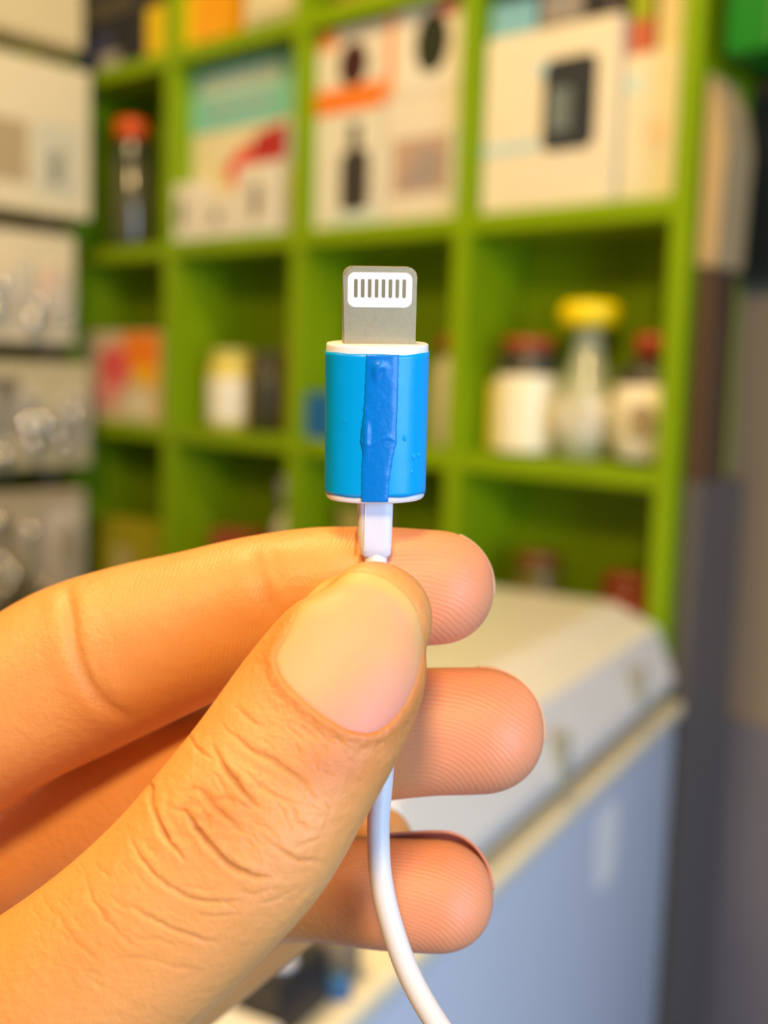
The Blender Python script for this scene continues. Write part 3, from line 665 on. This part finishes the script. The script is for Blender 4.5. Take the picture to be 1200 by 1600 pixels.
# thumb nail: the skin dips under the nail and forms a raised fold round its base and sides
NAIL = [(427, 1030), (440, 1063), (474, 1098), (513, 1128), (548, 1146), (582, 1149), (607, 1136), (632, 1108), (651, 1070), (662, 1025), (661, 992), (649, 955), (627, 926), (600, 906), (570, 896), (540, 898), (508, 910), (482, 932), (462, 960), (446, 992), (433, 1012)]
NL = smooth_line(NAIL + [NAIL[0]], 4)
dn, sn, _ = pdist(xi, yi, NL)
ncx, ncy = 552, 1022
def inside(x, y, L):
    c = np.zeros(len(x), bool)
    for (ax, ay), (bx, by) in zip(L[:-1], L[1:]):
        w = ((ay > y) != (by > y)) & (x < (bx - ax) * (y - ay) / (by - ay + 1e-12) + ax); c ^= w
    return c
ins = inside(xi, yi, NL)
sdn = np.where(ins, -dn, dn)                      # px, negative inside
prox = np.clip((yi - 930 + .25 * (560 - xi)) / 120, 0, 1)   # 0 at the free edge, 1 at the base
prox = np.maximum(prox, np.clip((470 - xi) / 30, 0, 1) * np.clip((yi - 960) / 60, 0, 1))
dd += np.where(ins, -.5 * np.clip((dn - 2) / 9, 0, 1), 0)
dd += prox * .20 * np.exp(-((sdn - 4) / 9) ** 2) + (1 - prox) * .10 * np.exp(-((sdn - 8) / 8) ** 2)
dd += prox * .07 * np.exp(-((sdn - 24) / 16) ** 2) * (noise2(xi, yi, 9, 31) - .4)
dd += prox * .08 * np.exp(-((sdn - 14) / 10) ** 2) * (noise2(xi, yi, 5, 12) - .4)
disp[idx] += dd * front[idx]
# creases of the index finger at its joints, seen from the pad side
idx2 = np.where(own == 1)[0]; xi2, yi2 = X[idx2], Y[idx2]; d2_ = np.zeros(len(idx2)); cre2 = np.zeros(len(idx2))
for pts, dep, wd in (([(104, 905), (108, 945), (117, 1010), (136, 1062), (165, 1100), (212, 1130)], .45, 9), ([(150, 1010), (160, 1060), (185, 1100)], .12, 7), ([(392, 850), (405, 890), (415, 930), (425, 975)], .22, 12), ([(420, 850), (432, 885), (440, 920)], .10, 8)):
    d, sd, pos = pdist(xi2, yi2, smooth_line(pts, 5)); fade = np.clip(np.minimum(pos, 1 - pos) * 5, 0, 1)
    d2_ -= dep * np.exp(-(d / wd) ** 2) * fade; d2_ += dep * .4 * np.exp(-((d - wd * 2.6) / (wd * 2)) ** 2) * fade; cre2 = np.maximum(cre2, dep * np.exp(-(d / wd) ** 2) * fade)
disp[idx2] += d2_ * front[idx2]
P0 = P.copy()
P = P + NR * (disp * 1e-3)[:, None]
me.vertices.foreach_set('co', P.ravel()); me.update()

# attributes read by the skin material
def attr(name, val):
    a = me.attributes.new(name, 'FLOAT', 'POINT'); a.data.foreach_set('value', np.ascontiguousarray(val, dtype=np.float32))
ph = np.zeros(len(P)); rm = np.zeros(len(P)); pad = np.zeros(len(P))
def blob(x, y, rx, ry): return np.exp(-((X - x) / rx) ** 2 - ((Y - y) / ry) ** 2)
for o_, (cx, cy), (tx, ty), per, ell in ((1, (640, 1030), (705, 915), 9.5, 1.0), (2, (655, 1255), (752, 1140), 8.6, 1.0), (3, (600, 1530), (685, 1400), 8.0, 1.0)):
    w = own == o_
    ph[w] = (np.hypot(X[w] - cx, (Y[w] - cy) * 1.25) / per)
    msk = np.clip((X[w] - (tx - 160)) / 60, 0, 1); rm[w] = msk * np.clip(FACE[w] * 2.2, 0, 1)
    pad[w] = np.clip((X[w] - (tx - 190)) / 130, 0, 1)
w = (own == 1) & (X < 560)                         # fine cross ridges on the middle segment of the index finger
ph[w] = ((X[w] + .25 * (Y[w] - 950) + 14 * np.sin((Y[w] - 850) / 70)) / 6.4); rm[w] = .55 * np.clip((X[w] - 150) / 60, 0, 1) * np.clip(FACE[w] * 2, 0, 1)
w2 = (own == 1) & (X < 150); rm[w2] = 0
attr('ridge_phase', ph); attr('ridge_mask', rm); attr('pad', pad)
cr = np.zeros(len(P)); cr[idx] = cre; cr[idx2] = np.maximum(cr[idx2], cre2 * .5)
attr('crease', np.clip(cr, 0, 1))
red = np.zeros(len(P))
red[idx] = np.clip(prox * np.exp(-np.clip(sdn, 0, None) / 45) * (sdn > -4), 0, 1) * .8
red = np.maximum(red, .6 * blob(340, 1265, 60, 45) * thumb); red = np.maximum(red, .8 * blob(520, 1195, 90, 45) * thumb)
attr('flush', red)

SK = bpy.data.materials.new('skin'); SK.use_nodes = True; nt = SK.node_tree; L = nt.links; N_ = nt.nodes.new; b = nt.nodes['Principled BSDF']
def A_(n): a = N_('ShaderNodeAttribute'); a.attribute_name = n; return a.outputs['Fac']
def mixc(f, c1, c2):
    x = N_('ShaderNodeMix'); x.data_type = 'RGBA'
    if isinstance(f, float): x.inputs[0].default_value = f
    else: L.new(f, x.inputs[0])
    for s_, i_ in ((c1, 6), (c2, 7)):
        if isinstance(s_, tuple): x.inputs[i_].default_value = (*s_, 1)
        else: L.new(s_, x.inputs[i_])
    return x.outputs[2]
def math_(op, a_, b_=None):
    x = N_('ShaderNodeMath'); x.operation = op
    for s_, i_ in ((a_, 0), (b_, 1)):
        if s_ is None: continue
        if isinstance(s_, (int, float)): x.inputs[i_].default_value = s_
        else: L.new(s_, x.inputs[i_])
    return x.outputs[0]
tc = N_('ShaderNodeTexCoord'); 
def noise_(scale, det=3):
    n = N_('ShaderNodeTexNoise'); n.inputs['Scale'].default_value = scale; n.inputs['Detail'].default_value = det; L.new(tc.outputs['Object'], n.inputs['Vector']); return n.outputs['Fac']
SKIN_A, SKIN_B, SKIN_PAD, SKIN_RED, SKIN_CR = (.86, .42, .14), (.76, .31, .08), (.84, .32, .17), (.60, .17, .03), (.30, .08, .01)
col = mixc(noise_(130), SKIN_A, SKIN_B)
col = mixc(math_('MULTIPLY', A_('pad'), .85), col, SKIN_PAD)
col = mixc(math_('MULTIPLY', A_('flush'), .75), col, SKIN_RED)
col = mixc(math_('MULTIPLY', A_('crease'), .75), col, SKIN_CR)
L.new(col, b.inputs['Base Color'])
b.inputs['Roughness'].default_value = .47; b.inputs['Specular IOR Level'].default_value = .45
b.inputs['Subsurface Weight'].default_value = .35; b.inputs['Subsurface Radius'].default_value = (1.0, .36, .18); b.inputs['Subsurface Scale'].default_value = .0014
ridge = math_('SINE', math_('MULTIPLY', math_('ADD', A_('ridge_phase'), math_('MULTIPLY', noise_(260, 2), 1.7)), 6.2832))
ridge = math_('MULTIPLY', math_('MULTIPLY', ridge, A_('ridge_mask')), .000011)
vor = N_('ShaderNodeTexVoronoi'); vor.feature = 'DISTANCE_TO_EDGE'; vor.inputs['Scale'].default_value = 2300; L.new(tc.outputs['Object'], vor.inputs['Vector'])
fine = math_('MULTIPLY', math_('MINIMUM', vor.outputs['Distance'], .25), .00006)
fine2 = math_('MULTIPLY', noise_(1100, 4), .00014)
inv_m = math_('SUBTRACT', 1.0, A_('ridge_mask'))
hgt = math_('ADD', ridge, math_('MULTIPLY', math_('ADD', fine, fine2), math_('ADD', math_('MULTIPLY', inv_m, .85), .15)))
bp = N_('ShaderNodeBump'); bp.inputs['Distance'].default_value = 1.0; bp.inputs['Strength'].default_value = 1.0
L.new(hgt, bp.inputs['Height']); L.new(bp.outputs[0], b.inputs['Normal'])
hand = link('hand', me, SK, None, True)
hand['label'] = "person's bare left hand pinching the white cable between thumb and index finger"; hand['category'] = 'hand'

# thumbnail: a thin curved plate with its own thickness, following the thumb
me_s = bpy.data.meshes.new('tmp'); fl = me.copy(); fl.vertices.foreach_set('co', P0.ravel())
bmt = bmesh.new(); bmt.from_mesh(fl); bvh = BVHTree.FromBMesh(bmt); bmt.free(); bpy.data.meshes.remove(fl); bpy.data.meshes.remove(me_s)
NM = bpy.data.materials.new('nail'); NM.use_nodes = True; nt2 = NM.node_tree; b2 = nt2.nodes['Principled BSDF']
b2.inputs['Roughness'].default_value = .5; b2.inputs['Specular IOR Level'].default_value = .35; b2.inputs['Subsurface Weight'].default_value = .3; b2.inputs['Subsurface Radius'].default_value = (1, .4, .3); b2.inputs['Subsurface Scale'].default_value = .001
at = nt2.nodes.new('ShaderNodeAttribute'); at.attribute_name = 'tone'; at2 = nt2.nodes.new('ShaderNodeAttribute'); at2.attribute_name = 'edge'
m1 = nt2.nodes.new('ShaderNodeMix'); m1.data_type = 'RGBA'; m1.inputs[6].default_value = (.80, .40, .19, 1); m1.inputs[7].default_value = (.80, .32, .23, 1)
m2 = nt2.nodes.new('ShaderNodeMix'); m2.data_type = 'RGBA'; m2.inputs[7].default_value = (.82, .46, .16, 1)
nt2.links.new(at.outputs['Fac'], m1.inputs[0]); nt2.links.new(m1.outputs[2], m2.inputs[6]); nt2.links.new(at2.outputs['Fac'], m2.inputs[0]); nt2.links.new(m2.outputs[2], b2.inputs['Base Color'])
bm = bmesh.new(); NRG, NA = 36, 128
LNs = smooth_line(NAIL + [NAIL[0]], 16); seg = np.linalg.norm(np.diff(LNs, axis=0), axis=1); cum = np.r_[0, np.cumsum(seg)]
OX = np.interp(np.arange(NA) / NA * cum[-1], cum, LNs[:, 0]); OY = np.interp(np.arange(NA) / NA * cum[-1], cum, LNs[:, 1])
tone, edge = [], []
def nail_pt(x, y, off):
    d = (np.array(cp(x, y, 0)) - camv); d = Vector(d).normalized()
    loc, nn, _, _ = bvh.ray_cast(CAM, d)
    if loc is None: return None
    return loc + nn * off * MM
prev = None; first = nail_pt(ncx, ncy, .12)
cv = bm.verts.new(first); tone.append(.5); edge.append(0)
for r_ in range(1, NRG + 1):
    f = r_ / NRG; ring = []
    for k in range(NA):
        x, y = ncx + (OX[k] - ncx) * f * 1.02, ncy + (OY[k] - ncy) * f * 1.02
        px_ = min(1, max(0, (y - 930 + .25 * (560 - x)) / 120))
        off = .04 - .22 * px_ * max(0, (f - .9) / .1) ** 2 + .02 * (1 - px_) 
        q = nail_pt(x, y, off) or nail_pt(ncx + (x - ncx) * .96, ncy + (y - ncy) * .96, off)
        ring.append(bm.verts.new(q))
        tone.append(min(1, max(0, (y - 1040 + .5 * (x - 560)) / 110)))
        edge.append((1 - px_) * max(0, min(1, (f - .80) / .10)) )
    if prev is None:
        for k in range(NA): bm.faces.new((cv, ring[k], ring[(k + 1) % NA]))
    else:
        for k in range(NA): bm.faces.new((prev[k], ring[k], ring[(k + 1) % NA], prev[(k + 1) % NA]))
    prev = ring
for _ in range(3): bmesh.ops.smooth_vert(bm, verts=[v_ for v_ in bm.verts if not v_.is_boundary], factor=.5, use_axis_x=True, use_axis_y=True, use_axis_z=True)
men = bpy.data.meshes.new('thumbnail'); bm.to_mesh(men); bm.free()
if men.polygons[0].normal.dot(FW) > 0: men.flip_normals()
for nm_, vv in (('tone', tone), ('edge', edge)): men.attributes.new(nm_, 'FLOAT', 'POINT').data.foreach_set('value', np.array(vv, dtype=np.float32))
tnail = link('fingernail', men, NM, hand, True); tnail['label'] = 'smooth pink thumbnail facing the viewer'
md = tnail.modifiers.new('thick', 'SOLIDIFY'); md.thickness = .35 * MM; md.offset = -1
# nails of the three fingertips, seen only as a thin pale rim from the pad side
NR3 = mat('fingernail_back', (.62, .26, .17), .35, noise=.02, sss=.2)
NR2 = mat('fingernail_rim', (.74, .42, .24), .35, noise=.02, sss=.2)
for kf, a0, a1 in (('index', -8, 66), ('middle', -12, 92), ('ring', 6, 150)):
    S = AXES[kf]; c = S[0, :3]; ra, rb = S[0, 3], S[0, 4]
    T = S[0, :3] - S[1, :3]; T /= np.linalg.norm(T); v0 = c - camv; v0 /= np.linalg.norm(v0)
    n = np.cross(T, v0); n /= np.linalg.norm(n)
    if n @ upv < 0: n = -n
    bb = np.cross(n, T); bb /= np.linalg.norm(bb)
    if bb @ fwv < 0: bb = -bb
    bm = bmesh.new(); g = []
    for i in range(31):
        al = math.radians(a0 + (a1 - a0) * i / 30); row = []
        for j in range(13):
            be = math.radians(3 + 58 * j / 12)
            k_ = (1.0 if kf != 'ring' else 1.0) + .008 * math.sin(math.pi * i / 30)
            ex_ = 0 if kf != 'ring' else .0008 * math.sin(math.pi * min(1, max(0, (i + 1) / 31))) ** .6
            ca, sa = (math.cos(al), math.sin(al)) if al < math.pi / 2 else (-(al - math.pi / 2) * 1.1, 1.0)
            q = n * ex_ + c + (T * ca * ra + n * sa * ra) * math.cos(be) * k_ + bb * rb * math.sin(be) * 1.0 * k_
            row.append(bm.verts.new(q))
        g.append(row)
    for i in range(30):
        for j in range(12): bm.faces.new((g[i][j], g[i + 1][j], g[i + 1][j + 1], g[i][j + 1]))
    o = from_bm('fingernail', bm, NR3 if kf == 'ring' else NR2, hand, True)
    md = o.modifiers.new('thick', 'SOLIDIFY'); md.thickness = .25 * MM; md.offset = 0
